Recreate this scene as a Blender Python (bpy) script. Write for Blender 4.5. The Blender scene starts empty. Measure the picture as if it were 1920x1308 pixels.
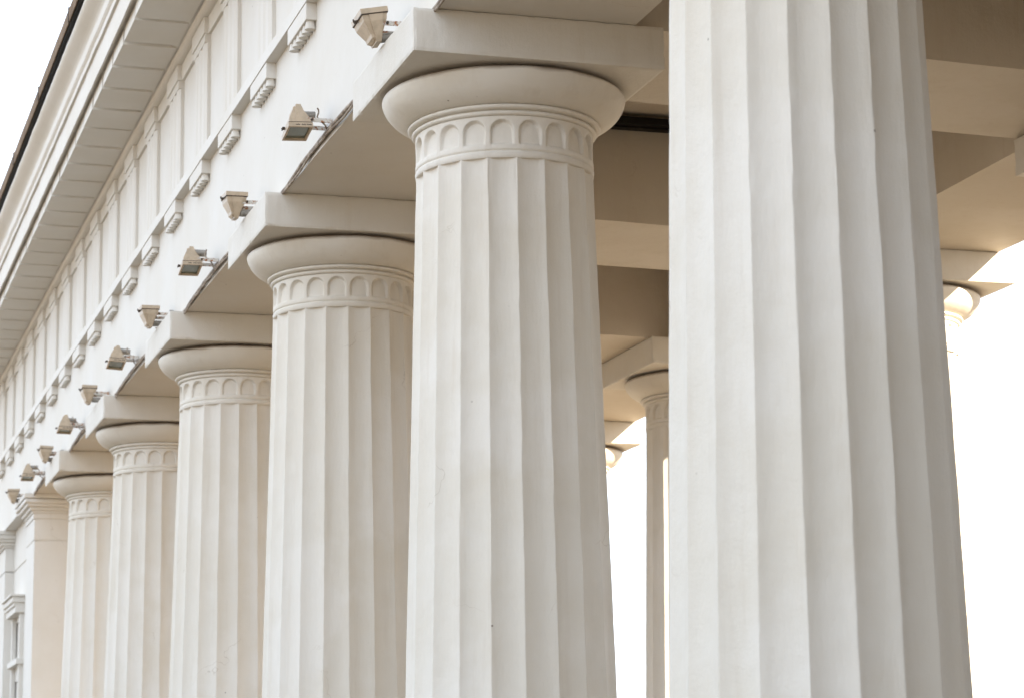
import bpy, bmesh, math, random
from mathutils import Vector, Matrix, noise

random.seed(7)
SC = bpy.context.scene
COL = SC.collection
Z0 = 2.2            # height of the eye above the paving; heights below are measured from the eye

# ------------------------------------------------------------------ camera
cam_d = bpy.data.cameras.new('camera')
cam_d.sensor_width = 36.0
cam_d.lens = 4640.9 / 1920 * 36.0
cam_d.clip_end = 2000
cam_d.dof.use_dof = True
cam_d.dof.focus_distance = 16.5
cam_d.dof.aperture_fstop = 4.0
cam = bpy.data.objects.new('camera', cam_d)
COL.objects.link(cam)
PIT, YAW, ROL = .1877, .2940, -.0137
fw = Vector((math.sin(YAW) * math.cos(PIT), math.cos(YAW) * math.cos(PIT), math.sin(PIT)))
rt = Vector((math.cos(YAW), -math.sin(YAW), 0))
up = rt.cross(fw)
r2 = rt * math.cos(ROL) + up * math.sin(ROL)
u2 = up * math.cos(ROL) - rt * math.sin(ROL)
m = Matrix((r2, u2, -fw)).transposed().to_4x4()
m.translation = Vector((-4.5483, -15.1338, Z0))
cam.matrix_world = m
SC.camera = cam

# ------------------------------------------------------------------ sky and sun
SUN_AZ = math.radians(30)      # measured from -Y towards +X (behind the camera, to the right)
SUN_EL = math.radians(23.3)
sdir = Vector((math.sin(SUN_AZ) * math.cos(SUN_EL), -math.cos(SUN_AZ) * math.cos(SUN_EL), math.sin(SUN_EL)))
w = bpy.data.worlds.new('World')
SC.world = w
w.use_nodes = True
nt = w.node_tree
bg = nt.nodes['Background']
sky = nt.nodes.new('ShaderNodeTexSky')
sky.sky_type = 'NISHITA'
sky.sun_disc = False
sky.sun_elevation = SUN_EL
sky.sun_rotation = math.atan2(sdir.x, sdir.y)
sky.air_density = 1.0
sky.dust_density = 2.0
sky.ozone_density = 1.0
# thin white overcast veil over the blue, the same in every direction
veil = nt.nodes.new('ShaderNodeMixRGB')
veil.inputs[0].default_value = 0.80
veil.inputs[2].default_value = (4.50, 4.98, 5.66, 1)
nt.links.new(sky.outputs['Color'], veil.inputs[1])
nt.links.new(veil.outputs[0], bg.inputs['Color'])
bg.inputs['Strength'].default_value = 0.12
sun_d = bpy.data.lights.new('sun', 'SUN')
sun_d.energy = 5.0
sun_d.angle = math.radians(0.53)
sun_d.color = (1.0, 0.87, 0.68)
sun = bpy.data.objects.new('sun', sun_d)
COL.objects.link(sun)
sun.rotation_euler = sdir.to_track_quat('Z', 'Y').to_euler()
sun.location = sdir * 60

vs = SC.view_settings
vs.view_transform = 'Standard'
vs.look = 'None'
vs.exposure = 1.91
vs.gamma = 1.0
vs.use_curve_mapping = False
SC.cycles.max_bounces = 12
SC.cycles.diffuse_bounces = 8
SC.cycles.sample_clamp_indirect = 8
SC.cycles.use_denoising = True

# ------------------------------------------------------------------ helpers
def link(name, me, mat=None, parent=None, loc=(0, 0, 0), smooth=False):
    o = bpy.data.objects.new(name, me)
    COL.objects.link(o)
    o.location = loc
    if mat is not None and not me.materials:
        me.materials.append(mat)
    if smooth:
        for p in me.polygons:
            p.use_smooth = True
    if parent is not None:
        o.parent = parent
    return o

def empty(name, loc, label, cat, group=None):
    o = bpy.data.objects.new(name, None)
    o.empty_display_size = .2
    COL.objects.link(o)
    o.location = loc
    return tag(o, label, cat, group)

def tag(o, label, cat, group=None):
    o['label'] = label
    o['category'] = cat
    o['kind'] = 'thing'
    if group:
        o['group'] = group
    return o

def copy_to(o, parent, loc=None):
    c = o.copy()
    COL.objects.link(c)
    c.parent = parent
    if loc is not None:
        c.location = loc
    return c

def meshd(name, v, f):
    me = bpy.data.meshes.new(name)
    me.from_pydata([tuple(a) for a in v], [], f)
    me.update()
    return me

def fix_normals(me):
    bm = bmesh.new()
    bm.from_mesh(me)
    bmesh.ops.recalc_face_normals(bm, faces=bm.faces)
    bm.to_mesh(me)
    bm.free()
    return me

def box_me(name, x0, x1, y0, y1, z0, z1, bevel=0.0, seg=2):
    bm = bmesh.new()
    bmesh.ops.create_cube(bm, size=1)
    for v in bm.verts:
        v.co = Vector(((x0 + x1) / 2 + v.co.x * (x1 - x0), (y0 + y1) / 2 + v.co.y * (y1 - y0), (z0 + z1) / 2 + v.co.z * (z1 - z0)))
    if bevel:
        bmesh.ops.bevel(bm, geom=list(bm.edges), offset=bevel, segments=seg, affect='EDGES', profile=.5)
    me = bpy.data.meshes.new(name)
    bm.to_mesh(me)
    bm.free()
    return me

def rough_box(name, x0, x1, y0, y1, z0, z1, step=.05, amp=.006, chip=.016, seed=0):
    """a plastered block: gently uneven faces, edges worn round and chipped"""
    bm = bmesh.new()
    n = [max(2, int(round((b - a) / step))) for a, b in ((x0, x1), (y0, y1), (z0, z1))]
    lo, hi = (x0, y0, z0), (x1, y1, z1)
    cache = {}
    def vert(i):
        if i not in cache:
            cache[i] = bm.verts.new([lo[k] + (hi[k] - lo[k]) * i[k] / n[k] for k in range(3)])
        return cache[i]
    for ax in range(3):
        a, b = (ax + 1) % 3, (ax + 2) % 3
        for side in (0, n[ax]):
            for i in range(n[a]):
                for j in range(n[b]):
                    q = []
                    for di, dj in ((0, 0), (1, 0), (1, 1), (0, 1)):
                        t = [0, 0, 0]
                        t[ax] = side
                        t[a] = i + di
                        t[b] = j + dj
                        q.append(vert(tuple(t)))
                    if side == 0:
                        q.reverse()
                    bm.faces.new(q)
    c = Vector([(lo[k] + hi[k]) / 2 for k in range(3)])
    for idx, v in cache.items():
        on = [k for k in range(3) if idx[k] in (0, n[k])]
        p = v.co + Vector((seed * 7.3, seed * 3.1, seed * 1.7))
        d = amp * noise.noise(p * 2.3) * .6 + amp * .4 * noise.noise(p * 9)
        if len(on) >= 2:
            wear = .004 + chip * max(0, noise.noise(p * 14) - .05) ** 1.2
        else:
            wear = 0
        for k in on:
            s = -1 if idx[k] == 0 else 1
            v.co[k] += s * (d * .5 - wear)
    me = bpy.data.meshes.new(name)
    bm.to_mesh(me)
    bm.free()
    return me

def sweep(name, prof, y0, y1, step=.5, wob=.002, seed=0.0, skew=0.0):
    """closed (x, z) profile run along Y with the unsteadiness of hand-run plaster"""
    n = max(1, int((y1 - y0) / step))
    k = len(prof)
    V, F = [], []
    for i in range(n + 1):
        y = y0 + (y1 - y0) * i / n
        dx = wob * noise.noise((y * 1.7 + seed, seed, 0)) + wob * .6 * noise.noise((y * 5.1, seed, 3))
        dz = wob * noise.noise((y * 1.3, 4 + seed, 1)) + wob * .6 * noise.noise((y * 4.1, seed, 7))
        for x, z in prof:
            V.append((x + dx, y, z + dz))
    for i in range(n):
        for j in range(k):
            a = i * k + j
            b = i * k + (j + 1) % k
            F.append((a, b, b + k, a + k))
    F.append(tuple(range(k - 1, -1, -1)))
    F.append(tuple(n * k + j for j in range(k)))
    return fix_normals(meshd(name, V, F))

def lathe(name, prof, n=96, wob=0.0):
    V, F = [], []
    for r, z in prof:
        for i in range(n):
            a = 2 * math.pi * i / n
            rr = r + wob * noise.noise((math.cos(a) * 3, math.sin(a) * 3, z * 6))
            V.append((rr * math.cos(a), rr * math.sin(a), z))
    for j in range(len(prof) - 1):
        for i in range(n):
            a, b = j * n + i, j * n + (i + 1) % n
            F.append((a, b, b + n, a + n))
    return meshd(name, V, F)

def tube_me(name, pts, r, n=8):
    V, F = [], []
    pts = [Vector(p) for p in pts]
    for i, p in enumerate(pts):
        t = (pts[min(i + 1, len(pts) - 1)] - pts[max(i - 1, 0)]).normalized()
        s = t.cross(Vector((0, 0, 1)))
        if s.length < .01:
            s = t.cross(Vector((1, 0, 0)))
        s.normalize()
        u = s.cross(t)
        for k in range(n):
            a = 2 * math.pi * k / n
            V.append(p + s * r * math.cos(a) + u * r * math.sin(a))
    for i in range(len(pts) - 1):
        for k in range(n):
            a, b = i * n + k, i * n + (k + 1) % n
            F.append((a, b, b + n, a + n))
    F.append(tuple(range(n)))
    F.append(tuple((len(pts) - 1) * n + k for k in range(n - 1, -1, -1)))
    return fix_normals(meshd(name, V, F))

def loft_me(name, secs):
    """rectangular sections (z, x0, x1, y0, y1) skinned into one solid"""
    V, F = [], []
    for z, x0, x1, y0, y1 in secs:
        V += [(x0, y0, z), (x1, y0, z), (x1, y1, z), (x0, y1, z)]
    for i in range(len(secs) - 1):
        for k in range(4):
            a, b = i * 4 + k, i * 4 + (k + 1) % 4
            F.append((a, b, b + 4, a + 4))
    F.append((3, 2, 1, 0))
    q = (len(secs) - 1) * 4
    F.append((q, q + 1, q + 2, q + 3))
    return fix_normals(meshd(name, V, F))

def join_me(name, mes):
    bm = bmesh.new()
    for me in mes:
        bm.from_mesh(me)
    out = bpy.data.meshes.new(name)
    bm.to_mesh(out)
    bm.free()
    return out

# ------------------------------------------------------------------ materials
def mat_new(name):
    mt = bpy.data.materials.new(name)
    mt.use_nodes = True
    t = mt.node_tree
    return mt, t, t.nodes['Principled BSDF']

def N(t, kind, **kw):
    n = t.nodes.new(kind)
    for k, v in kw.items():
        if k in n.inputs:
            n.inputs[k].default_value = v
        else:
            setattr(n, k, v)
    return n

def ramp(t, src, stops):
    r = t.nodes.new('ShaderNodeValToRGB')
    e = r.color_ramp.elements
    e[0].position, e[0].color = stops[0]
    e[1].position, e[1].color = stops[-1]
    for p, c in stops[1:-1]:
        x = e.new(p)
        x.color = c
    t.links.new(src, r.inputs['Fac'])
    return r

def g(v):
    return (v, v, v, 1)

def plaster(name, base, dirt=(.44, .35, .25), dirt_amt=.35, bump=.25, streak=True, seam=None, patch=0.0):
    mt, t, b = mat_new(name)
    L = t.links.new
    geo = N(t, 'ShaderNodeNewGeometry')
    pos = geo.outputs['Position']
    n1 = N(t, 'ShaderNodeTexNoise', Scale=1.1, Detail=6.0, Roughness=.62)
    L(pos, n1.inputs['Vector'])
    r1 = ramp(t, n1.outputs['Fac'], [(.30, g(.0)), (.75, g(1.0))])
    base2 = (base[0] * .93, base[1] * .905, base[2] * .86)
    mx = N(t, 'ShaderNodeMixRGB')
    mx.inputs[1].default_value = base + (1,)
    mx.inputs[2].default_value = base2 + (1,)
    L(r1.outputs['Color'], mx.inputs[0])
    last = mx.outputs[0]
    if patch:
        # repainted patches with soft but definite edges
        npw = N(t, 'ShaderNodeTexNoise', Scale=.75, Detail=7.0, Roughness=.55)
        L(pos, npw.inputs['Vector'])
        rp = ramp(t, npw.outputs['Fac'], [(.515, g(0)), (.60, g(patch))])
        mp_ = N(t, 'ShaderNodeMixRGB')
        mp_.inputs[2].default_value = (base[0] * 1.05, base[1] * 1.055, base[2] * 1.075, 1)
        L(last, mp_.inputs[1])
        L(rp.outputs['Color'], mp_.inputs[0])
        last = mp_.outputs[0]
    # faint run-down streaks and smudges
    mp = N(t, 'ShaderNodeMapping')
    mp.inputs['Scale'].default_value = (9, 9, .7)
    L(pos, mp.inputs['Vector'])
    n2 = N(t, 'ShaderNodeTexNoise', Scale=1.0, Detail=5.0, Roughness=.6)
    L(mp.outputs[0], n2.inputs['Vector'])
    r2_ = ramp(t, n2.outputs['Fac'], [(.56, g(0)), (.80, g(dirt_amt))])
    m2 = N(t, 'ShaderNodeMixRGB')
    m2.inputs[2].default_value = dirt + (1,)
    L(last, m2.inputs[1])
    L(r2_.outputs['Color'], m2.inputs[0])
    last = m2.outputs[0]
    # small pits and specks
    n3 = N(t, 'ShaderNodeTexVoronoi', Scale=5.0)
    L(pos, n3.inputs['Vector'])
    r3 = ramp(t, n3.outputs['Distance'], [(.022, g(.75)), (.045, g(0))])
    n3b = N(t, 'ShaderNodeTexNoise', Scale=2.0)
    L(pos, n3b.inputs['Vector'])
    r3b = ramp(t, n3b.outputs['Fac'], [(.54, g(0)), (.60, g(1))])
    mm = N(t, 'ShaderNodeMath', operation='MULTIPLY')
    L(r3.outputs['Color'], mm.inputs[0])
    L(r3b.outputs['Color'], mm.inputs[1])
    m3 = N(t, 'ShaderNodeMixRGB')
    m3.inputs[2].default_value = (.16, .12, .09, 1)
    L(last, m3.inputs[1])
    L(mm.outputs[0], m3.inputs[0])
    last = m3.outputs[0]
    # hairline cracks, sparse
    n4w = N(t, 'ShaderNodeTexNoise', Scale=3.0, Detail=4.0)
    L(pos, n4w.inputs['Vector'])
    m4w = N(t, 'ShaderNodeMixRGB')
    m4w.inputs[0].default_value = .35
    L(pos, m4w.inputs[1])
    L(n4w.outputs['Color'], m4w.inputs[2])
    n4 = N(t, 'ShaderNodeTexVoronoi', Scale=1.3, feature='DISTANCE_TO_EDGE')
    L(m4w.outputs[0], n4.inputs['Vector'])
    r4 = ramp(t, n4.outputs['Distance'], [(.0005, g(.40)), (.0024, g(0))])
    n4b = N(t, 'ShaderNodeTexNoise', Scale=1.4)
    L(pos, n4b.inputs['Vector'])
    r4b = ramp(t, n4b.outputs['Fac'], [(.58, g(0)), (.68, g(1))])
    m4 = N(t, 'ShaderNodeMath', operation='MULTIPLY')
    L(r4.outputs['Color'], m4.inputs[0])
    L(r4b.outputs['Color'], m4.inputs[1])
    m5 = N(t, 'ShaderNodeMixRGB')
    m5.inputs[2].default_value = (.34, .27, .20, 1)
    L(last, m5.inputs[1])
    L(m4.outputs[0], m5.inputs[0])
    last = m5.outputs[0]
    if seam is not None:
        # brown dirt lodged in the joint at a given height of the object, broken up by noise
        tc = N(t, 'ShaderNodeTexCoord')
        sp = N(t, 'ShaderNodeSeparateXYZ')
        L(tc.outputs['Object'], sp.inputs[0])
        nz = N(t, 'ShaderNodeTexNoise', Scale=4.0, Detail=4.0)
        L(tc.outputs['Object'], nz.inputs['Vector'])
        ma = N(t, 'ShaderNodeMath', operation='MULTIPLY_ADD')
        L(nz.outputs['Fac'], ma.inputs[0])
        ma.inputs[1].default_value = .05
        L(sp.outputs['Z'], ma.inputs[2])
        mr = N(t, 'ShaderNodeMapRange')
        mr.inputs['From Min'].default_value = seam[0]
        mr.inputs['From Max'].default_value = seam[1]
        mr.inputs['To Max'].default_value = seam[2]
        L(ma.outputs[0], mr.inputs['Value'])
        m6 = N(t, 'ShaderNodeMixRGB')
        m6.inputs[2].default_value = (.17, .105, .06, 1)
        L(last, m6.inputs[1])
        L(mr.outputs[0], m6.inputs[0])
        last = m6.outputs[0]
    L(last, b.inputs['Base Color'])
    b.inputs['Roughness'].default_value = .62
    b.inputs['Specular IOR Level'].default_value = .25
    # relief: trowelled waviness, brush marks, grain
    nb = N(t, 'ShaderNodeTexNoise', Scale=7.0, Detail=4.0)
    L(pos, nb.inputs['Vector'])
    mpb = N(t, 'ShaderNodeMapping')
    mpb.inputs['Scale'].default_value = (60, 60, 9)
    L(pos, mpb.inputs['Vector'])
    nb2 = N(t, 'ShaderNodeTexNoise', Scale=1.0, Detail=3.0)
    L(mpb.outputs[0], nb2.inputs['Vector'])
    nb3 = N(t, 'ShaderNodeTexNoise', Scale=48.0, Detail=6.0, Roughness=.7)
    L(pos, nb3.inputs['Vector'])
    b1 = N(t, 'ShaderNodeBump', Strength=bump, Distance=.02)
    L(nb.outputs['Fac'], b1.inputs['Height'])
    b2 = N(t, 'ShaderNodeBump', Strength=bump * (.55 if streak else .05), Distance=.006)
    L(nb2.outputs['Fac'], b2.inputs['Height'])
    L(b1.outputs[0], b2.inputs['Normal'])
    b3 = N(t, 'ShaderNodeBump', Strength=bump * .9, Distance=.006)
    L(nb3.outputs['Fac'], b3.inputs['Height'])
    L(b2.outputs[0], b3.inputs['Normal'])
    L(b3.outputs[0], b.inputs['Normal'])
    return mt

WHITE = (.69, .652, .585)
M_wall = plaster('white_plaster', (.675, .652, .61), dirt_amt=.03, bump=.10, streak=False)
M_shaft = plaster('painted_column_plaster', WHITE, dirt_amt=.26, bump=.40, patch=.6)
M_ech = plaster('painted_capital_plaster', WHITE, dirt_amt=.22, bump=.26, patch=.4, seam=(6.566, 6.604, .9))
M_abac = plaster('painted_abacus_plaster', (.645, .615, .56), dirt_amt=.2, bump=.42, patch=.4)
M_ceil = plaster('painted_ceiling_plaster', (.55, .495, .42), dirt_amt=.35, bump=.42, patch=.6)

def simple(name, col, rough=.5, metal=0.0, var=.15, scale=8.0, col2=None, thr=(.45, .6), spec=.5):
    mt, t, b = mat_new(name)
    geo = N(t, 'ShaderNodeNewGeometry')
    n = N(t, 'ShaderNodeTexNoise', Scale=scale, Detail=5.0, Roughness=.65)
    t.links.new(geo.outputs['Position'], n.inputs['Vector'])
    c2 = col2 if col2 else tuple(c * (1 - var) for c in col)
    r = ramp(t, n.outputs['Fac'], [(thr[0], col + (1,)), (thr[1], c2 + (1,))])
    t.links.new(r.outputs['Color'], b.inputs['Base Color'])
    b.inputs['Roughness'].default_value = rough
    b.inputs['Metallic'].default_value = metal
    b.inputs['Specular IOR Level'].default_value = spec
    return mt

M_tan = simple('tan_enamel', (.50, .40, .29), .45, var=.14, scale=14)
M_tan_d = simple('weathered_tan_enamel', (.46, .35, .24), .55, var=.25, scale=22)
M_grey = simple('grey_cast_metal', (.36, .34, .31), .5, .2, var=.3, scale=30)
M_rust = simple('rusty_galvanised_steel', (.60, .57, .52), .5, .3, col2=(.30, .11, .03), scale=38, thr=(.50, .60))
M_bolt = simple('dark_corroded_bolt', (.08, .06, .045), .7, .3, scale=60)
M_cable = simple('dusty_grey_cable', (.22, .17, .13), .7, col2=(.42, .36, .29), scale=12)
M_black = simple('flat_black', (.008, .007, .006), .6, var=.3, spec=.2)  # near-black for the gutter underside and the shade in the ceiling gap
M_gutter = simple('brown_zinc_gutter', (.24, .18, .13), .9, .0, col2=(.17, .125, .09), scale=5, spec=.05)
M_wing = simple('ochre_added_wing', (.20, .135, .075), .8, var=.2, scale=3)  # ochre chosen to warm the bounce off the added wing
M_roof = simple('roof_sheet_metal', (.23, .20, .18), .5, .3, scale=3)
M_print = simple('dark_print', (.06, .045, .035), .7, scale=50)

mt, t, b = mat_new('lamp_glass')
b.inputs['Base Color'].default_value = (.16, .19, .16, 1)
b.inputs['Roughness'].default_value = .08
b.inputs['Specular IOR Level'].default_value = .6
M_glass = mt
mt, t, b = mat_new('window_glass')
b.inputs['Base Color'].default_value = (.45, .43, .40, 1)
b.inputs['Roughness'].default_value = .25
M_pane = mt

def paving(name, col, sc):
    mt, t, b = mat_new(name)
    geo = N(t, 'ShaderNodeNewGeometry')
    br = N(t, 'ShaderNodeTexBrick', Scale=sc)
    br.inputs['Color1'].default_value = col + (1,)
    br.inputs['Color2'].default_value = tuple(c * .85 for c in col) + (1,)
    br.inputs['Mortar'].default_value = tuple(c * .45 for c in col) + (1,)
    br.inputs['Mortar Size'].default_value = .012
    t.links.new(geo.outputs['Position'], br.inputs['Vector'])
    n = N(t, 'ShaderNodeTexNoise', Scale=3.0, Detail=6.0)
    t.links.new(geo.outputs['Position'], n.inputs['Vector'])
    mx = N(t, 'ShaderNodeMixRGB', blend_type='MULTIPLY')
    mx.inputs[0].default_value = .35
    t.links.new(br.outputs['Color'], mx.inputs[1])
    t.links.new(n.outputs['Fac'], mx.inputs[2])
    t.links.new(mx.outputs[0], b.inputs['Base Color'])
    b.inputs['Roughness'].default_value = .75
    return mt

M_ground = paving('stone_square_paving', (.52, .41, .28), .8)
M_floor = paving('stone_portico_floor', (.37, .24, .11), 1.2)

# ------------------------------------------------------------------ ground and floor
gv = [(-600, -600, 0), (600, -600, 0), (600, 600, 0), (-600, 600, 0)]
o = link('ground', meshd('ground', gv, [(0, 1, 2, 3)]), M_ground)
o['kind'] = 'structure'
M_asph = simple('bounce_cut_asphalt', (.045, .037, .029), .9, var=.3, scale=40)
o = link('added_dark_road', box_me('added_dark_road', -15.0, -2.6, -70, 90, .001, .006), M_asph)  # unseen dark strip, added to cut ground bounce onto the undersides
o['kind'] = 'structure'
M_path = simple('bounce_cut_brown', (.10, .07, .042), .9, var=.3, scale=20)
o = link('added_dark_pavement', box_me('added_dark_pavement', 7.3, 60.0, -11.2, 120, .001, .006), M_path)  # unseen dark sheet, added so sunlit ground throws less light on the soffits
o['kind'] = 'structure'
FL = .30
for i, (dx, zz) in enumerate(((1.9, .10), (1.6, .20), (1.3, .30))):
    o = link('portico_step' if i < 2 else 'portico_floor', box_me('step', -dx, 5.25 + dx, -11.2 - dx * .5, 22.9, (0.002 if i == 0 else zz - .098), zz, .008), M_floor)
    o['kind'] = 'structure'

# ------------------------------------------------------------------ entablature over the outer row
XA, XI = -.67, .64                 # outer and inner face of the architrave
ZT = 4.986 + Z0                    # its underside
Y0E, Y1E = -10.6, 44.0
ent = empty('entablature', (0, 0, 0), 'long white entablature with triglyph frieze and cornice above the outer column row', 'entablature')
link('architrave', sweep('architrave', [(XA, ZT), (XI, ZT), (XI, 6.2 + Z0), (XA, 6.2 + Z0)], Y0E, Y1E, .25, .004), M_wall, ent)
link('taenia', sweep('taenia', [(-.764, 6.185 + Z0), (-.3, 6.185 + Z0), (-.3, 6.296 + Z0), (-.758, 6.296 + Z0)], Y0E, Y1E, .25, .004, 3), M_wall, ent)
link('frieze', sweep('frieze', [(-.672, 6.29 + Z0), (.62, 6.29 + Z0), (.62, 7.7 + Z0), (-.672, 7.7 + Z0)], Y0E, Y1E, .25, .003, 5), M_wall, ent)
link('frieze_band', sweep('frieze_band', [(-.702, 7.435 + Z0), (-.5, 7.43 + Z0), (-.5, 7.61 + Z0), (-.702, 7.607 + Z0)], Y0E, Y1E, .25, .003, 8), M_wall, ent)
bed = [(-.5, 7.603 + Z0)] + [(-.706 - .085 * math.sin(a), 7.603 + Z0 + .065 * (1 - math.cos(a))) for a in [i * math.pi / 12 for i in range(7)]] + [(-.5, 7.69 + Z0)]
bed[-1] = (-.5, 7.70 + Z0)
link('bed_moulding', sweep('bed_moulding', bed, Y0E, Y1E, .25, .003, 9), M_wall, ent)
# corona: soffit rises outward between the mutules, then drip, corona face and crowning steps
cor = [(-.5, 7.667 + Z0), (-.80, 7.667 + Z0), (-1.335, 7.83 + Z0), (-1.39, 7.835 + Z0), (-1.393, 7.79 + Z0), (-1.416, 7.785 + Z0), (-1.42, 8.055 + Z0), (-.5, 8.06 + Z0)]
link('corona', sweep('corona', cor, Y0E, Y1E, .2, .006, 11), M_wall, ent)
fil = [(-.5, 8.054 + Z0), (-1.448, 8.056 + Z0), (-1.45, 8.118 + Z0), (-1.462, 8.13 + Z0), (-1.478, 8.15 + Z0), (-1.482, 8.235 + Z0), (-.5, 8.236 + Z0)]
link('fillet_moulding', sweep('fillet_moulding', fil, Y0E, Y1E, .2, .006, 13), M_wall, ent)
cy = [(-.5, 8.23 + Z0)]
for i in range(13):
    s = i / 12
    cy.append((-1.478 - .120 * (s * s * (3 - 2 * s)) + .028 * math.sin(s * 2 * math.pi), 8.237 + Z0 + .25 * s))
cy.append((-.5, 8.49 + Z0))
link('cyma_moulding', sweep('cyma_moulding', cy, Y0E, Y1E, .2, .005, 17), M_wall, ent, smooth=False)

# triglyphs with their caps, and the regulas with six guttae each
TW, TS, TY = .66, 1.58, 3.08
def triglyph_me():
    x0, x1 = -.672 + .01, -.727
    gw = TW / 6.0
    pts = []           # outline in plan (y, x): two full V grooves and chamfered edges
    d = .022
    ys = [-TW / 2]
    pts.append((-TW / 2, x0)); pts.append((-TW / 2, x1 + d)); pts.append((-TW / 2 + gw * .5, x1))
    for c in (-gw, gw):
        pts.append((c - gw * .5, x1)); pts.append((c, x1 + d)); pts.append((c + gw * .5, x1))
    pts.append((TW / 2 - gw * .5, x1)); pts.append((TW / 2, x1 + d)); pts.append((TW / 2, x0))
    zl, zh = 6.294 + Z0, 7.36 + Z0
    V = [(x, y, zl) for y, x in pts] + [(x, y, zh) for y, x in pts]
    k = len(pts)
    F = [(i, (i + 1) % k, (i + 1) % k + k, i + k) for i in range(k)]
    F.append(tuple(range(k))); F.append(tuple(range(2 * k - 1, k - 1, -1)))
    body = fix_normals(meshd('t', V, F))
    head = box_me('h', -.731, -.662, -TW / 2 - .002, TW / 2 + .002, 7.355 + Z0, 7.44 + Z0)
    return join_me('triglyph', [body, head])
TRI = triglyph_me(); TRI.materials.append(M_wall)
CAP = box_me('triglyph_cap', -.748, -.66, -TW / 2 - .02, TW / 2 + .02, 7.438 + Z0, 7.602 + Z0, .006)
CAP.materials.append(M_wall)
REG = box_me('regula', -.757, -.655, -.35, .35, 6.052 + Z0, 6.188 + Z0, .006)
REG.materials.append(M_wall)
bm = bmesh.new()
bmesh.ops.create_cone(bm, cap_ends=True, segments=12, radius1=.044, radius2=.034, depth=.062)
GUT = bpy.data.meshes.new('gutta'); bm.to_mesh(GUT); bm.free()
GUT.materials.append(M_wall)
for k in range(-8, 26):
    y = TY + TS * k
    if y - .4 < Y0E: continue
    link('triglyph', TRI, None, ent, (0, y, 0))
    link('triglyph_cap', CAP, None, ent, (random.uniform(-.002, .002), y, 0))
    rg = link('regula', REG, None, ent, (0, y, 0))
    for q in range(6):
        link('gutta', GUT, None, rg, (-.708 + random.uniform(-.003, .003), -.292 + .1168 * q, 6.024 + Z0 + random.uniform(-.004, .003)))
# mutules: wedges, thick at the front, running out into the soffit
MS = .79
def mutule_me(L):
    x0, x1, x2 = -.82, -1.338, -1.356
    zb = 7.660 + Z0
    V = [(x0, 0, zb), (x2, 0, zb), (x2 + .004, 0, zb + .150), (x1, 0, zb + .18), (x0, 0, zb + .012)]
    V += [(x, L, z) for x, _, z in V]
    F = [(0, 1, 2, 3, 4), (9, 8, 7, 6, 5)] + [(i, (i + 1) % 5, (i + 1) % 5 + 5, i + 5) for i in range(5)]
    return fix_normals(meshd('mutule', V, F))
MUT = mutule_me(.705); MUT.materials.append(M_wall)
for k in range(-21, 46):
    y = 7.12 + MS * k
    if y < Y0E + .1: continue
    o = link('mutule', MUT, None, ent, (random.uniform(-.004, .004), y + random.uniform(-.008, .008), random.uniform(-.004, .002)))
    o.rotation_euler.z = random.uniform(-.004, .004)

# ------------------------------------------------------------------ gutter along the eaves, one sheet after another
gut = empty('eaves_gutter', (0, 0, 0), 'brown sheet metal gutter edge along the roof above the cornice', 'gutter')
link('gutter_bed', sweep('gutter_bed', [(-.5, 8.512 + Z0), (-1.644, 8.512 + Z0), (-1.644, 8.54 + Z0), (-.5, 8.54 + Z0)], Y0E, Y1E, 1.0, 0), M_black, gut)
y = -10.6; k = 0
while y < 44:
    L = 3.05
    me = sweep('gutter_sheet', [(-1.62, 8.542 + Z0), (-1.646, 8.535 + Z0), (-1.657, 8.522 + Z0), (-1.663, 8.525 + Z0), (-1.668, 8.66 + Z0), (-1.655, 8.684 + Z0), (-1.60, 8.69 + Z0)], y, y + L - .012, .6, .003, k * 3.0)
    o = link('gutter_sheet', me, M_gutter, gut, (random.uniform(-.003, .003), 0, random.uniform(-.004, .004)))
    o2 = link('gutter_clip', box_me('clip', -1.676, -1.62, y - .02, y + .02, 8.518 + Z0, 8.688 + Z0, .004), M_bolt, gut)
    y += L; k += 1
rv = [(-1.60, Y0E, 8.68 + Z0), (2.3, Y0E, 9.9 + Z0), (6.9, Y0E, 8.68 + Z0), (6.9, Y0E, 8.55 + Z0), (-1.60, Y0E, 8.55 + Z0)]
V = rv + [(x, 44.0, z) for x, _, z in rv]
F = [(0, 1, 2, 3, 4), (9, 8, 7, 6, 5)] + [(i, (i + 1) % 5, (i + 1) % 5 + 5, i + 5) for i in range(5)]
o = link('portico_roof', fix_normals(meshd('portico_roof', V, F)), M_roof)
tag(o, 'low pitched sheet metal roof over the colonnade behind the gutter', 'roof')

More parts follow.
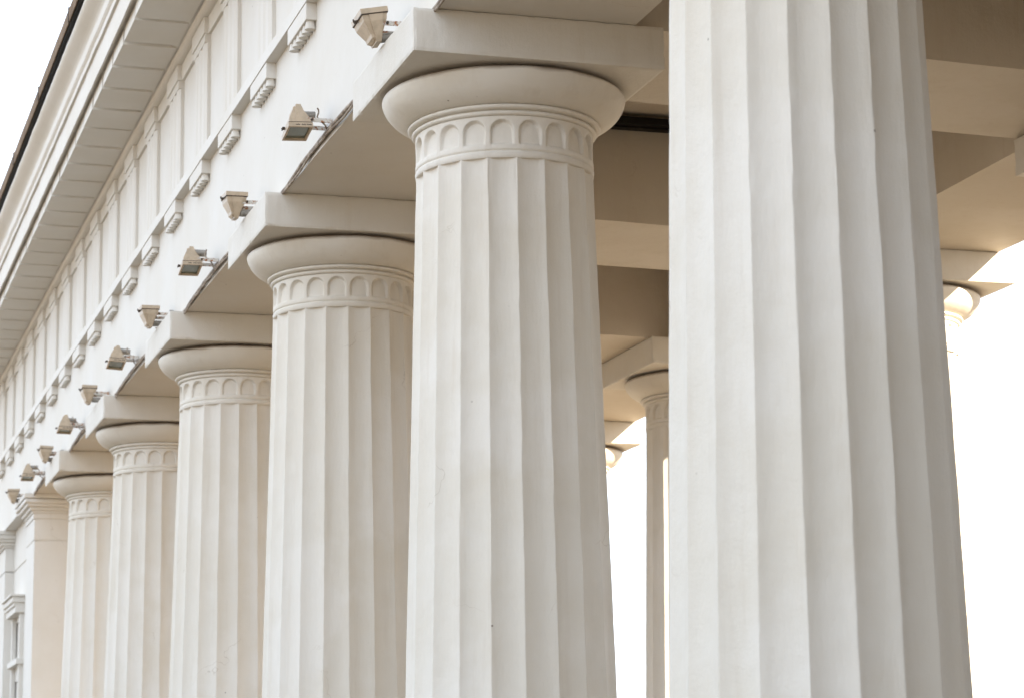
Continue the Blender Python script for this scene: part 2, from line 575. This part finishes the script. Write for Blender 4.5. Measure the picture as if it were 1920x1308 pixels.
# ------------------------------------------------------------------ columns
NF = 20
RN, TAP = .587, .0257              # radius under the neck, taper per metre
LZ = Z0 - FL                       # local height = measured height + LZ
def shaft_me(rings, nz_amp=1.0, seed=0.0):
    us = [-1, -.975, -.93, -.84, -.7, -.45, -.15, .15, .45, .7, .84, .93, .975]
    zt_, zb_ = 4.131, -LZ
    V, F = [], []
    n = NF * len(us)
    for j in range(rings + 1):
        z = zt_ + (zb_ - zt_) * j / rings
        R = RN + TAP * (4.13 - z)
        dep = .029 * R / RN
        for i in range(NF):
            for u in us:
                a = (i + u * .5) * 2 * math.pi / NF - math.pi / 2
                tt = min(1.0, abs(u) / .97)
                prof = 1 - tt ** 2.3
                ca, sa = math.cos(a), math.sin(a)
                nn = noise.noise((ca * 2.2 + seed, sa * 2.2, z * .8)) * .0022 + noise.noise((ca * 9, sa * 9 + seed, z * 4.5)) * .0016
                edge = 0.0
                if abs(u) > .92:
                    edge = -.0012 - .0070 * max(0, noise.noise((i * 3.7 + (1 if u > 0 else 0) * 0 + seed, z * 5.5, 1.3)) - .18)
                    nn += noise.noise((i * 5.1 + seed, z * 2.4, 9)) * .0022
                r = R - dep * prof + nn * nz_amp + edge
                # sideways unsteadiness of the arris
                a2 = a + (.0009 * noise.noise((i * 2.9 + seed, z * 1.4, 4.4)) + .0007 * noise.noise((i * 2.9, z * 11, seed))) * nz_amp
                V.append((r * math.cos(a2), r * math.sin(a2), z + LZ))
    for j in range(rings):
        for i in range(n):
            p, q = j * n + i, j * n + (i + 1) % n
            F.append((p, p + n, q + n, q))
    return meshd('shaft', V, F)

def neck_me():
    """necking: flat drum with a round-headed niche over every flute, a scored line below"""
    ns = 30
    zs = [4.128, 4.131]
    z = 4.134
    while z < 4.395:
        zs.append(z)
        z += .0058 if (4.165 < z < 4.19 or 4.205 < z < 4.385) else .012
        if 4.165 < z < 4.186: z -= .003
    zs.append(4.402)
    V, F = [], []
    n = NF * ns
    # underside closing ring (the flat over each flute end)
    for i in range(n):
        a = 2 * math.pi * i / n - math.pi / 2
        V.append((.525 * math.cos(a), .525 * math.sin(a), 4.128 + LZ))
    for z in zs:
        for i in range(n):
            ph = ((i / ns + .5) % 1.0) - .5
            x = ph * .1844
            a = (i / ns) * 2 * math.pi / NF - math.pi / 2
            r = RN + (.0 if z > 4.131 else -.003)
            hw, zb, zc = .0755, 4.216, 4.306
            if z <= zc:
                d = min(hw - abs(x), z - zb)
            else:
                d = hw - math.hypot(x, (z - zc) / (4.379 - zc) * hw)
            s = max(0.0, min(1.0, (d + .001) / .010))
            s = s * s * (3 - 2 * s)
            dep = s * (.015 + .022 * (z - zb) / .16)
            gd = abs(z - 4.1755)
            if gd < .010:
                dep += .010 * (1 - gd / .010)
            if abs(z - 4.160) < .012:
                dep -= .004 * (1 - abs(z - 4.160) / .012)
            r -= dep
            r += .0018 * noise.noise((math.cos(a) * 9, math.sin(a) * 9, z * 12))
            V.append((r * math.cos(a), r * math.sin(a), z + LZ))
    for j in range(len(zs)):
        for i in range(n):
            p, q = j * n + i, j * n + (i + 1) % n
            F.append((p, q, q + n, p + n))
    return meshd('necking', V, F)

def arc(cx, cz, rx, rz, a0, a1, k):
    return [(cx + rx * math.cos(math.radians(a0 + (a1 - a0) * i / k)), cz + rz * math.sin(math.radians(a0 + (a1 - a0) * i / k)) + LZ) for i in range(k + 1)]

ring_prof = [(.56, 4.398 + LZ)] + arc(.588, 4.420, .022, .0165, -90, 90, 8) + [(.596, 4.438 + LZ)] + arc(.606, 4.4565, .031, .0175, -90, 85, 9) + [(.60, 4.480 + LZ)]
ech_prof = [(.59, 4.472), (.622, 4.4735), (.646, 4.478), (.688, 4.496), (.728, 4.522), (.760, 4.552), (.782, 4.583), (.796, 4.611), (.8035, 4.635), (.805, 4.648), (.801, 4.660), (.790, 4.671), (.772, 4.680), (.74, 4.690), (.70, 4.702)]
def cr(pts, k=4):
    out = []
    for i in range(len(pts) - 1):
        p0, p1, p2, p3 = pts[max(i - 1, 0)], pts[i], pts[i + 1], pts[min(i + 2, len(pts) - 1)]
        for s in range(k):
            t_ = s / k
            out.append(tuple(.5 * (2 * p1[d] + (p2[d] - p0[d]) * t_ + (2 * p0[d] - 5 * p1[d] + 4 * p2[d] - p3[d]) * t_ ** 2 + (3 * p1[d] - p0[d] - 3 * p2[d] + p3[d]) * t_ ** 3) for d in (0, 1)))
    out.append(pts[-1])
    return out
S_NEAR = shaft_me(220, 1.0, 0.0); S_NEAR.materials.append(M_shaft)
S_MID = shaft_me(110, 1.0, 5.0); S_MID.materials.append(M_shaft)
NECK = neck_me(); NECK.materials.append(M_shaft)
RING = lathe('astragal', ring_prof, 112, .002); RING.materials.append(M_shaft)
ECH = lathe('echinus', [(r, z + LZ) for r, z in cr(ech_prof, 3)], 112, .004); ECH.materials.append(M_ech)
ABA = [rough_box('abacus', -.8345, .8345, -.8345, .8345, 4.699 + LZ, 4.9855 + LZ, .024, .006, .010, s) for s in (1, 2, 3)]
for a_ in ABA: a_.materials.append(M_abac)

def column(x, y, label, group, k, near=False, rot=None):
    c = empty('column', (x, y, FL), label, 'column', group)
    q = (k * 7) % NF if rot is None else rot
    s = link('shaft', S_NEAR if near else S_MID, None, c, smooth=True); s.rotation_euler.z = q * 2 * math.pi / NF
    nk = link('necking', NECK, None, c, smooth=True); nk.rotation_euler.z = q * 2 * math.pi / NF
    rg = link('astragal', RING, None, c, smooth=True); rg.rotation_euler.z = k * 1.3
    e = link('echinus', ECH, None, c, smooth=True); e.rotation_euler.z = k * 2.1
    a_ = link('abacus', ABA[k % 3], None, c); a_.rotation_euler.z = 0
    return c
G1 = 'fluted columns of the outer row'
G2 = 'fluted columns of the inner row'
YC = [0.0, 4.76, 9.62, 14.60, 19.14]
column(0, -4.8, 'huge fluted white column shaft nearest the viewer, capital cropped off, right half of picture', G1, 0, True)
column(0, YC[0], 'fluted white column left of the nearest shaft, with the largest complete capital', G1, 1, True)
column(0, YC[1], 'fluted white column with the second largest capital, third from the right', G1, 2)
column(0, YC[2], 'fluted white column third along from the largest capital, middle of the receding row', G1, 3)
column(0, YC[3], 'slim looking fluted white column, second nearest to the plain pier', G1, 4)
column(0, YC[4], 'smallest fluted white column of the row, standing right beside the plain pier', G1, 5)
column(0, -9.6, 'fluted white column outside the picture, beside the viewer', G1, 6)
column(5.35, 5.36, 'inner column peeping out behind right edge of nearest shaft, sunlit corner of its capital', G2, 7)
column(5.125, 9.80, 'shaded inner column in the gap left of the nearest shaft, sun slits on its flutes', G2, 8)
column(5.30, 15.25, 'farthest inner column, sunlit capital just showing right of the largest capital\'s shaft', G2, 9)
column(5.17, .24, 'inner column outside the picture, just beyond its right edge', G2, 10)
column(5.2, -4.6, 'inner column outside the picture, second beyond its right edge', G2, 11)
column(5.2, -9.4, 'inner column outside the picture, last on the right', G2, 12)

# ------------------------------------------------------------------ entablature over the inner row, cross beams and ceiling
en2 = empty('entablature', (0, 0, 0), 'plain entablature above the inner column row, against the bright sky', 'entablature')
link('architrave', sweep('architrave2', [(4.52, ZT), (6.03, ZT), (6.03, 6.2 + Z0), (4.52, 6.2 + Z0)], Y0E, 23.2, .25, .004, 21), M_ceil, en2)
link('frieze', sweep('frieze2', [(4.56, 6.195 + Z0), (6.10, 6.195 + Z0), (6.10, 6.296 + Z0), (6.02, 6.30 + Z0), (6.02, 7.66 + Z0), (4.56, 7.66 + Z0)], Y0E, 23.2, .5, .003, 23), M_wall, en2)
link('cornice', sweep('cornice2', [(4.6, 7.655 + Z0), (6.70, 7.655 + Z0), (6.76, 7.77 + Z0), (6.76, 8.05 + Z0), (6.82, 8.23 + Z0), (6.95, 8.51 + Z0), (4.6, 8.51 + Z0)], Y0E, 23.2, .5, .004, 25), M_wall, en2)

def cross_beam(ya0, ya1, yb0, yb1, label, seed):
    """beam from the outer architrave to the inner one; the two rows are slightly out of step"""
    n = 24
    V, F = [], []
    x0, x1 = XI - .05, 4.57
    zb, zh = ZT + .003, 5.96 + Z0
    for i in range(n + 1):
        s = i / n
        x = x0 + (x1 - x0) * s
        d = .004 * noise.noise((x * 2, seed, 0))
        e = .004 * noise.noise((x * 2, seed, 5))
        y0, y1 = ya0 + (yb0 - ya0) * s, ya1 + (yb1 - ya1) * s
        V += [(x, y0 + d, zb + e), (x, y1 + e, zb + d), (x, y1 + e, zh), (x, y0 + d, zh)]
    for i in range(n):
        for k in range(4):
            p, q = i * 4 + k, i * 4 + (k + 1) % 4
            F.append((p, q, q + 4, p + 4))
    F += [(3, 2, 1, 0), (n * 4, n * 4 + 1, n * 4 + 2, n * 4 + 3)]
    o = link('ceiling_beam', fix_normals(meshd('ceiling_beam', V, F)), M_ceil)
    tag(o, label, 'beam', 'cross beams of the portico ceiling')
cross_beam(-.76, .78, -.49, 1.06, 'cross beam from the largest capital to the right edge of the picture', 1)
cross_beam(4.10, 5.70, 4.45, 6.05, 'cross beam second along, seen through the gap left of the nearest shaft', 2)
cross_beam(8.80, 10.35, 9.08, 10.6, 'cross beam resting on the shaded inner column in the gap', 3)
cross_beam(13.8, 15.4, 14.45, 16.0, 'cross beam by the farthest inner column, mostly hidden', 4)
cross_beam(18.4, 19.9, 18.9, 20.4, 'cross beam beside the plain pier, hidden by the columns', 5)
cross_beam(-5.55, -4.05, -5.35, -3.85, 'cross beam above the nearest shaft, out of the picture', 6)
cross_beam(-10.4, -8.9, -10.2, -8.7, 'cross beam over the viewer, out of the picture', 7)
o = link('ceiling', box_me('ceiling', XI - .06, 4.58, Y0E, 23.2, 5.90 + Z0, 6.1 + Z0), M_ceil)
o['kind'] = 'structure'
o = link('gap_shade_strip', join_me('gap_shade', [box_me('a', .68, 3.4, 4.02, 4.16, 5.79 + Z0, 5.862 + Z0, .01), box_me('b', .68, 3.4, 4.075, 4.17, 5.775 + Z0, 5.788 + Z0)]), M_black)  # black boxes stand in for the deep shadow gap between ceiling and beam
tag(o, 'black strip standing for the shadowed gap along the ceiling behind the largest capital', 'gap_shade')

# ------------------------------------------------------------------ pier and building beyond
def pier_cap(parent, xl, xr, y0, y1):
    """stepped capital: each course wraps the front and outer side"""
    for nm, out, z0, z1, bv in (('crown_course', .178, 4.915, 4.984, .006), ('cap_course', .166, 4.838, 4.905, .02), ('cap_course', .130, 4.79, 4.845, .018), ('cap_course', .078, 4.738, 4.795, .016), ('cap_course', .034, 4.70, 4.742, .006), ('cap_course', .016, 4.618, 4.704, .004)):
        link(nm, box_me(nm, xl - out, xr + out, y0 - out, y1 + out, z0 + Z0, z1 + Z0, bv, 3), M_wall, parent)
pier = empty('pier', (0, 23.5, 0), 'plain square pier with stepped capital ending the column row', 'pier')
def P(me, nm, mat=M_wall, par=pier):
    o = link(nm, me, mat, par)
    o.location = (-par.location.x, -par.location.y, -par.location.z)
    return o
P(rough_box('shaft', -.662, .60, 23.0, 24.15, FL, 4.282 + Z0, .12, .004, .01, 4), 'shaft')
P(rough_box('neck_block', -.664, .602, 22.998, 24.152, 4.292 + Z0, 4.70 + Z0, .1, .004, .01, 5), 'neck_block')
P(box_me('neck_groove', -.652, .59, 23.01, 24.14, 4.278 + Z0, 4.296 + Z0), 'neck_groove', M_abac)
for nm, out, z0, z1, bv in (('crown_course', .178, 4.915, 4.984, .006), ('cap_course', .166, 4.838, 4.905, .02), ('cap_course', .130, 4.79, 4.845, .018), ('cap_course', .078, 4.738, 4.795, .016), ('cap_course', .034, 4.70, 4.742, .006), ('cap_course', .016, 4.618, 4.704, .004)):
    P(box_me(nm, -.662 - out, .60 + out, 23.0 - out, 24.15 + out, z0 + Z0, z1 + Z0, bv, 3), nm)
P(box_me('cap_core', -.80, .74, 22.88, 24.27, 4.895 + Z0, 4.925 + Z0), 'cap_core', M_wall)

bld = empty('building', (2.5, 24.2, 0), 'white building wall with pilaster and hooded window beyond the pier', 'building')
def B(me, nm, mat=M_wall, par=bld):
    o = link(nm, me, mat, par)
    o.location = (-2.5, -24.2, 0) if par is bld else (0, 0, 0)
    return o
XW = -.48
# wall with two window openings (built as courses round the holes)
WY0, WY1 = 26.25, 27.35
def wall_piece(y0, y1, z0, z1, nm='wall'):
    return box_me(nm, XW, 6.0, y0, y1, z0, z1)
wm = join_me('wall', [wall_piece(23.3, WY0, 0, ZT), wall_piece(WY1, 44, 0, ZT),
                      wall_piece(WY0, WY1, 3.36 + Z0, ZT), wall_piece(WY0, WY1, 2.38 + Z0, 2.72 + Z0), wall_piece(WY0, WY1, 0, .3 + Z0)])
B(wm, 'wall')
B(box_me('reveal_wall', XW + .22, 5.9, WY0 - .05, WY1 + .05, .25 + Z0, 3.4 + Z0), 'reveal_wall', M_wall)
B(box_me('string_course', XW - .012, 5.9, 24.2, 28.0, 4.286 + Z0, 4.30 + Z0), 'string_course', M_abac)
for (z0, z1) in ((2.72, 3.36), (.3, 2.38)):
    wo = B(box_me('window', XW + .10, XW + .14, WY0, WY1, z0 + Z0, z1 + Z0), 'window', M_pane)
    for (a, b_, c, d) in ((WY0 - .002, WY0 + .09, z0, z1), (WY1 - .09, WY1 + .002, z0, z1), (WY0 + .09, WY1 - .09, z1 - .08, z1), (WY0 + .09, WY1 - .09, z0, z0 + .08)):
        B(box_me('window_frame', XW + .05, XW + .17, a, b_, c + Z0, d + Z0), 'window_frame', M_wall, wo)
hood = B(box_me('window_hood', XW - .205, XW + .05, 26.02, 27.62, 3.60 + Z0, 3.70 + Z0, .02, 3), 'window_hood')
for out, z0, z1 in ((.238, 3.70, 3.735), (.175, 3.545, 3.602), (.15, 3.44, 3.55)):
    B(box_me('hood_moulding', XW - out, XW + .05, 26.02 - (.238 - .205) * (1 if out > .2 else -1), 27.62, z0 + Z0, z1 + Z0, .006), 'hood_moulding', M_wall, hood)
for ya, yb in ((26.1, WY0), (WY1, 27.5)):
    B(box_me('window_surround', XW - .07, XW + .02, ya, yb, .3 + Z0, 3.44 + Z0, .005), 'window_surround')
B(box_me('window_sill', XW - .12, XW + .03, 26.05, 27.55, 2.60 + Z0, 2.70 + Z0, .01), 'window_sill')
pil = B(box_me('pilaster', -.632, XW + .02, 28.0, 29.1, 0, 4.282 + Z0, .005), 'pilaster')
B(box_me('pilaster_neck', -.634, XW + .02, 27.998, 29.102, 4.296 + Z0, 4.70 + Z0, .005), 'pilaster_neck', M_wall, pil)
for nm, out, z0, z1, bv in (('crown_course', .178, 4.915, 4.984, .006), ('cap_course', .166, 4.838, 4.917, .02), ('cap_course', .130, 4.79, 4.845, .018), ('cap_course', .078, 4.738, 4.795, .016), ('cap_course', .034, 4.70, 4.742, .006)):
    B(box_me(nm, -.632 - out, XW + .01, 28.0 - out, 29.1 + out, z0 + Z0, z1 + Z0, bv, 3), nm, M_wall, pil)

# added unseen wing behind the viewer's right keeps sun and sky off near columns
wing = empty('building', (4.0, -11.6, 0), 'ochre wing added to shade the near columns, unseen outside the picture', 'building')
o = link('wall', box_me('added_wing_wall', -.66, 14.4, -34.0, -11.25, 0, 21.0 + Z0), M_wing, wing, (-4.0, 11.6, 0))
o = link('cornice', box_me('added_wing_cornice', -1.2, 14.6, -34.6, -10.9, 21.05 + Z0, 21.5 + Z0), M_wing, wing, (-4.0, 11.6, 0))

# ------------------------------------------------------------------ floodlights
def frame_me(wx, wy, h, t_):
    V, F = [], []
    for z in (0, h):
        for ex, ey in ((wx / 2, wy / 2), (wx / 2 - t_, wy / 2 - t_)):
            V += [(-ex, -ey, z), (ex, -ey, z), (ex, ey, z), (-ex, ey, z)]
    for k in range(4):
        j = (k + 1) % 4
        F += [(k, j, 8 + j, 8 + k), (4 + j, 4 + k, 12 + k, 12 + j), (8 + k, 8 + j, 12 + j, 12 + k), (j, k, 4 + k, 4 + j)]
    return fix_normals(meshd('front_frame', V, F))
LX, LY = .185, .265
ME_FRAME = frame_me(LX, LY, .034, .016); ME_FRAME.materials.append(M_tan)
ME_GLASS = box_me('lamp_glass', -LX / 2 + .014, LX / 2 - .014, -LY / 2 + .014, LY / 2 - .014, .010, .016); ME_GLASS.materials.append(M_glass)
ME_GASK = box_me('gasket', -LX / 2 + .003, LX / 2 - .003, -LY / 2 + .003, LY / 2 - .003, -.007, -.0005); ME_GASK.materials.append(M_bolt)
ME_HOUS = loft_me('housing', [(-.007, -.084, .084, -.122, .122), (-.045, -.078, .076, -.114, .114), (-.125, -.040, .040, -.078, .078), (-.150, -.036, .034, -.074, .074), (-.168, -.020, .026, -.05, .05)])
ME_HOUS.materials.append(M_tan)
ME_RIB = loft_me('housing_rib', [(-.006, -.040, .056, -.127, .127), (-.05, -.036, .050, -.121, .121), (-.135, -.016, .032, -.088, .088), (-.178, -.012, .026, -.066, .066)])
ME_RIB.materials.append(M_tan)
bm = bmesh.new()
bmesh.ops.create_cone(bm, cap_ends=True, segments=16, radius1=.031, radius2=.031, depth=.105)
bmesh.ops.rotate(bm, verts=bm.verts, matrix=Matrix.Rotation(math.pi / 2, 3, 'Y'))
for v in bm.verts: v.co.y *= 1.3
ME_GEAR = bpy.data.meshes.new('connection_box'); bm.to_mesh(ME_GEAR); bm.free(); ME_GEAR.materials.append(M_grey)
ME_PLATE = box_me('wall_plate', -.0045, .0, -.115, .115, -.016, .016, .001); ME_PLATE.materials.append(M_rust)
ME_ARM = box_me('bracket_arm', -.235, -.004, -.0035, .0035, -.016, .016, .001); ME_ARM.materials.append(M_rust)
bm = bmesh.new()
bmesh.ops.create_cone(bm, cap_ends=True, segments=8, radius1=.011, radius2=.009, depth=.024)
bmesh.ops.rotate(bm, verts=bm.verts, matrix=Matrix.Rotation(math.pi / 2, 3, 'X'))
ME_BOLT = bpy.data.meshes.new('bolt'); bm.to_mesh(ME_BOLT); bm.free(); ME_BOLT.materials.append(M_bolt)
ME_LATCH = join_me('latch', [box_me('a', -.018, .004, -.012, .012, -.012, .006, .003), box_me('b', -.024, -.014, -.004, .004, -.006, .016, .002)]); ME_LATCH.materials.append(M_bolt)
pr = []
rr = random.Random(3)
for i in range(22):
    x = -.038 + .0055 * i
    if i in (6, 7, 14): continue
    pr.append(box_me('p', x, x + .0036, -LY / 2 - .0012, -LY / 2 + .001, .011, .011 + rr.uniform(.007, .013)))
ME_PRINT = join_me('lettering', pr); ME_PRINT.materials.append(M_print)
pr = []
for i in range(3):
    for j in range(4):
        pr.append(box_me('p', -.012 + .009 * j, -.006 + .009 * j - rr.uniform(0, .002), -.0012, .0012, -.01 * i, -.01 * i + .005))
ME_PLACARD = join_me('lettering', pr); ME_PLACARD.materials.append(M_print)

def floodlight(y, z, up_, tilt, label, pan=0.0, box_side=1):
    f = empty('floodlight', (XA - .006, y, z + Z0), label, 'floodlight', 'floodlights along the architrave')
    bx = -.238
    zr = .052 if up_ else -.052
    def put(me, nm, loc, par=f, body=True, eul=(0, 0, 0)):
        o = link(nm, me, None, par)
        if body:
            Rm = Matrix.Rotation(tilt, 3, 'Y') @ Matrix.Rotation(pan, 3, 'X')
            if not up_:
                Rm = Matrix.Rotation(tilt, 3, 'Y') @ Matrix.Rotation(pan, 3, 'X') @ Matrix.Diagonal((1, 1, -1)).to_3x3()
            l = Rm @ Vector(loc) + Vector((bx, 0, zr))
            o.matrix_local = Matrix.Translation(l) @ Rm.to_4x4()
        else:
            o.location = loc
            o.rotation_euler = eul
        return o
    put(ME_FRAME, 'front_frame', (0, 0, 0))
    put(ME_GLASS, 'lamp_glass', (0, 0, 0))
    put(ME_GASK, 'gasket', (0, 0, 0))
    put(ME_HOUS, 'housing', (0, 0, 0))
    put(ME_RIB, 'housing_rib', (0, 0, 0))
    put(ME_LATCH, 'latch', (-LX / 2 - .003, .0, -.004))
    put(ME_GEAR, 'connection_box', (.095, .03 * box_side, -.128))
    if not up_:
        q = link('lettering', ME_PRINT, None, f)
        Rm = Matrix.Rotation(tilt, 3, 'Y') @ Matrix.Rotation(pan, 3, 'X')
        q.matrix_local = Matrix.Translation(Rm @ Vector((0, 0, -.034)) + Vector((bx, 0, zr))) @ Rm.to_4x4()
    put(ME_PLATE, 'wall_plate', (0, 0, 0), body=False)
    for s in (-1, 1):
        put(ME_ARM, 'bracket_arm', (0, .105 * s, 0), body=False)
        put(ME_BOLT, 'bolt', (-.150, .112 * s, .0), body=False)
    return f
names = ['largest', 'second largest', 'third largest', 'fourth largest', 'smallest visible']
ups = [(-.03, 5.10, -.20), (4.86, 5.10, 0.0), (9.66, 5.105, .0), (14.55, 5.12, -.02), (19.25, 5.07, .02), (23.85, 5.075, 0.0)]
lab_u = ['tilted tan floodlight facing up, rusty bracket, beside the largest column capital',
         'tan floodlight facing up beside the second largest column capital',
         'tan floodlight facing up beside the third largest column capital',
         'small tan floodlight facing up beside the fourth largest column capital',
         'small tan floodlight facing up beside the capital next to the pier',
         'smallest tan floodlight facing up, above the plain pier at the left edge']
lab_d = ['largest tan floodlight facing down, halfway between the two largest capitals',
         'tan floodlight facing down, between the second and third largest capitals',
         'tan floodlight facing down, between the third and fourth largest capitals',
         'small tan floodlight facing down, between the fourth and fifth largest capitals',
         'smallest tan floodlight facing down, between the last column and the pier']
for k, ((y, z, tl), lb) in enumerate(zip(ups, lab_u)):
    fl = floodlight(y, z, True, tl + (random.uniform(-.05, .05) if k else 0), lb, random.uniform(-.08, .08), random.choice((-1, 1)))
    if k in (2, 4):
        jb = link('cable_fitting', ME_GEAR, None, fl, (-.018, -.06, .03))
        jb.scale = (.35, .8, .8)
        link('cable_tail', tube_me('cable_tail', [(-.02, -.05, .02), (-.05, -.03, -.02), (-.07, .0, -.07), (-.05, .02, -.11), (-.10, .03, -.13), (-.165, .03, -.12)], .006, 6), M_cable, fl, smooth=True)
downs = [(2.29, 5.095, .0), (7.10, 5.105, .03), (12.12, 5.115, .02), (17.0, 5.12, .0), (21.66, 5.13, .0)]
for (y, z, tl), lb in zip(downs, lab_d):
    floodlight(y, z, False, tl + random.uniform(-.05, .05), lb, random.uniform(-.1, .02) - .10, random.choice((-1, 1)))

# ------------------------------------------------------------------ cables along the lower edge of the architrave
lab_c = ['grey cable along architrave edge above the nearest shaft, cut by the picture top',
         'grey cable along architrave edge between the two largest capitals',
         'grey cable along architrave edge between second and third largest capitals',
         'grey cable along architrave edge between third and fourth largest capitals',
         'dark grey cable along architrave edge between fourth and fifth largest capitals',
         'short grey cable hanging between the last column and the pier']
cols = [-4.8] + YC + [23.35]
rc = random.Random(11)
for i in range(6):
    ya, yb = cols[i] + .80, cols[i + 1] - .80 + (.02 if i < 5 else .3)
    c = empty('cable', (XA, ya, ZT), lab_c[i], 'cable', 'cables along the architrave')
    n = 40
    for k, (r, off) in enumerate(((.0155, 0), (.009, .017))):
        pts = []
        for j in range(n + 1):
            s = j / n
            y = (yb - ya) * s
            hump = .055 * math.sin(math.pi * min(1, s * 1.05)) ** .8
            wv = .013 * noise.noise((y * 1.9, i * 5 + k * 2.2, 2)) + .006 * noise.noise((y * 6, i, k))
            sep = off * (1 + .8 * noise.noise((y * 1.4, i, 9)))
            pts.append((-.017 - off * .3, y, .002 + hump + wv - sep * (1.6 if k else 1)))
        link('cable_strand', tube_me('cable_strand', pts, r, 8), M_cable, c, smooth=True)
    if i >= 1 and i - 1 < 5:
        fy = downs[i - 1][0] - ya
        fz = downs[i - 1][1] + Z0 - ZT
        pts = []
        for j in range(17):
            s = j / 16
            x = -.135 + (.118) * s + .03 * math.sin(s * 9 + i) * (1 - s)
            pts.append((x, fy - .10 + .05 * s + .02 * math.sin(s * 7 + i), fz + .10 * (1 - s) ** 1.2 + (.055 - fz) * s - .02 * math.sin(math.pi * s)))
        link('lamp_lead', tube_me('lamp_lead', pts, .0065, 6), M_cable, c, smooth=True)
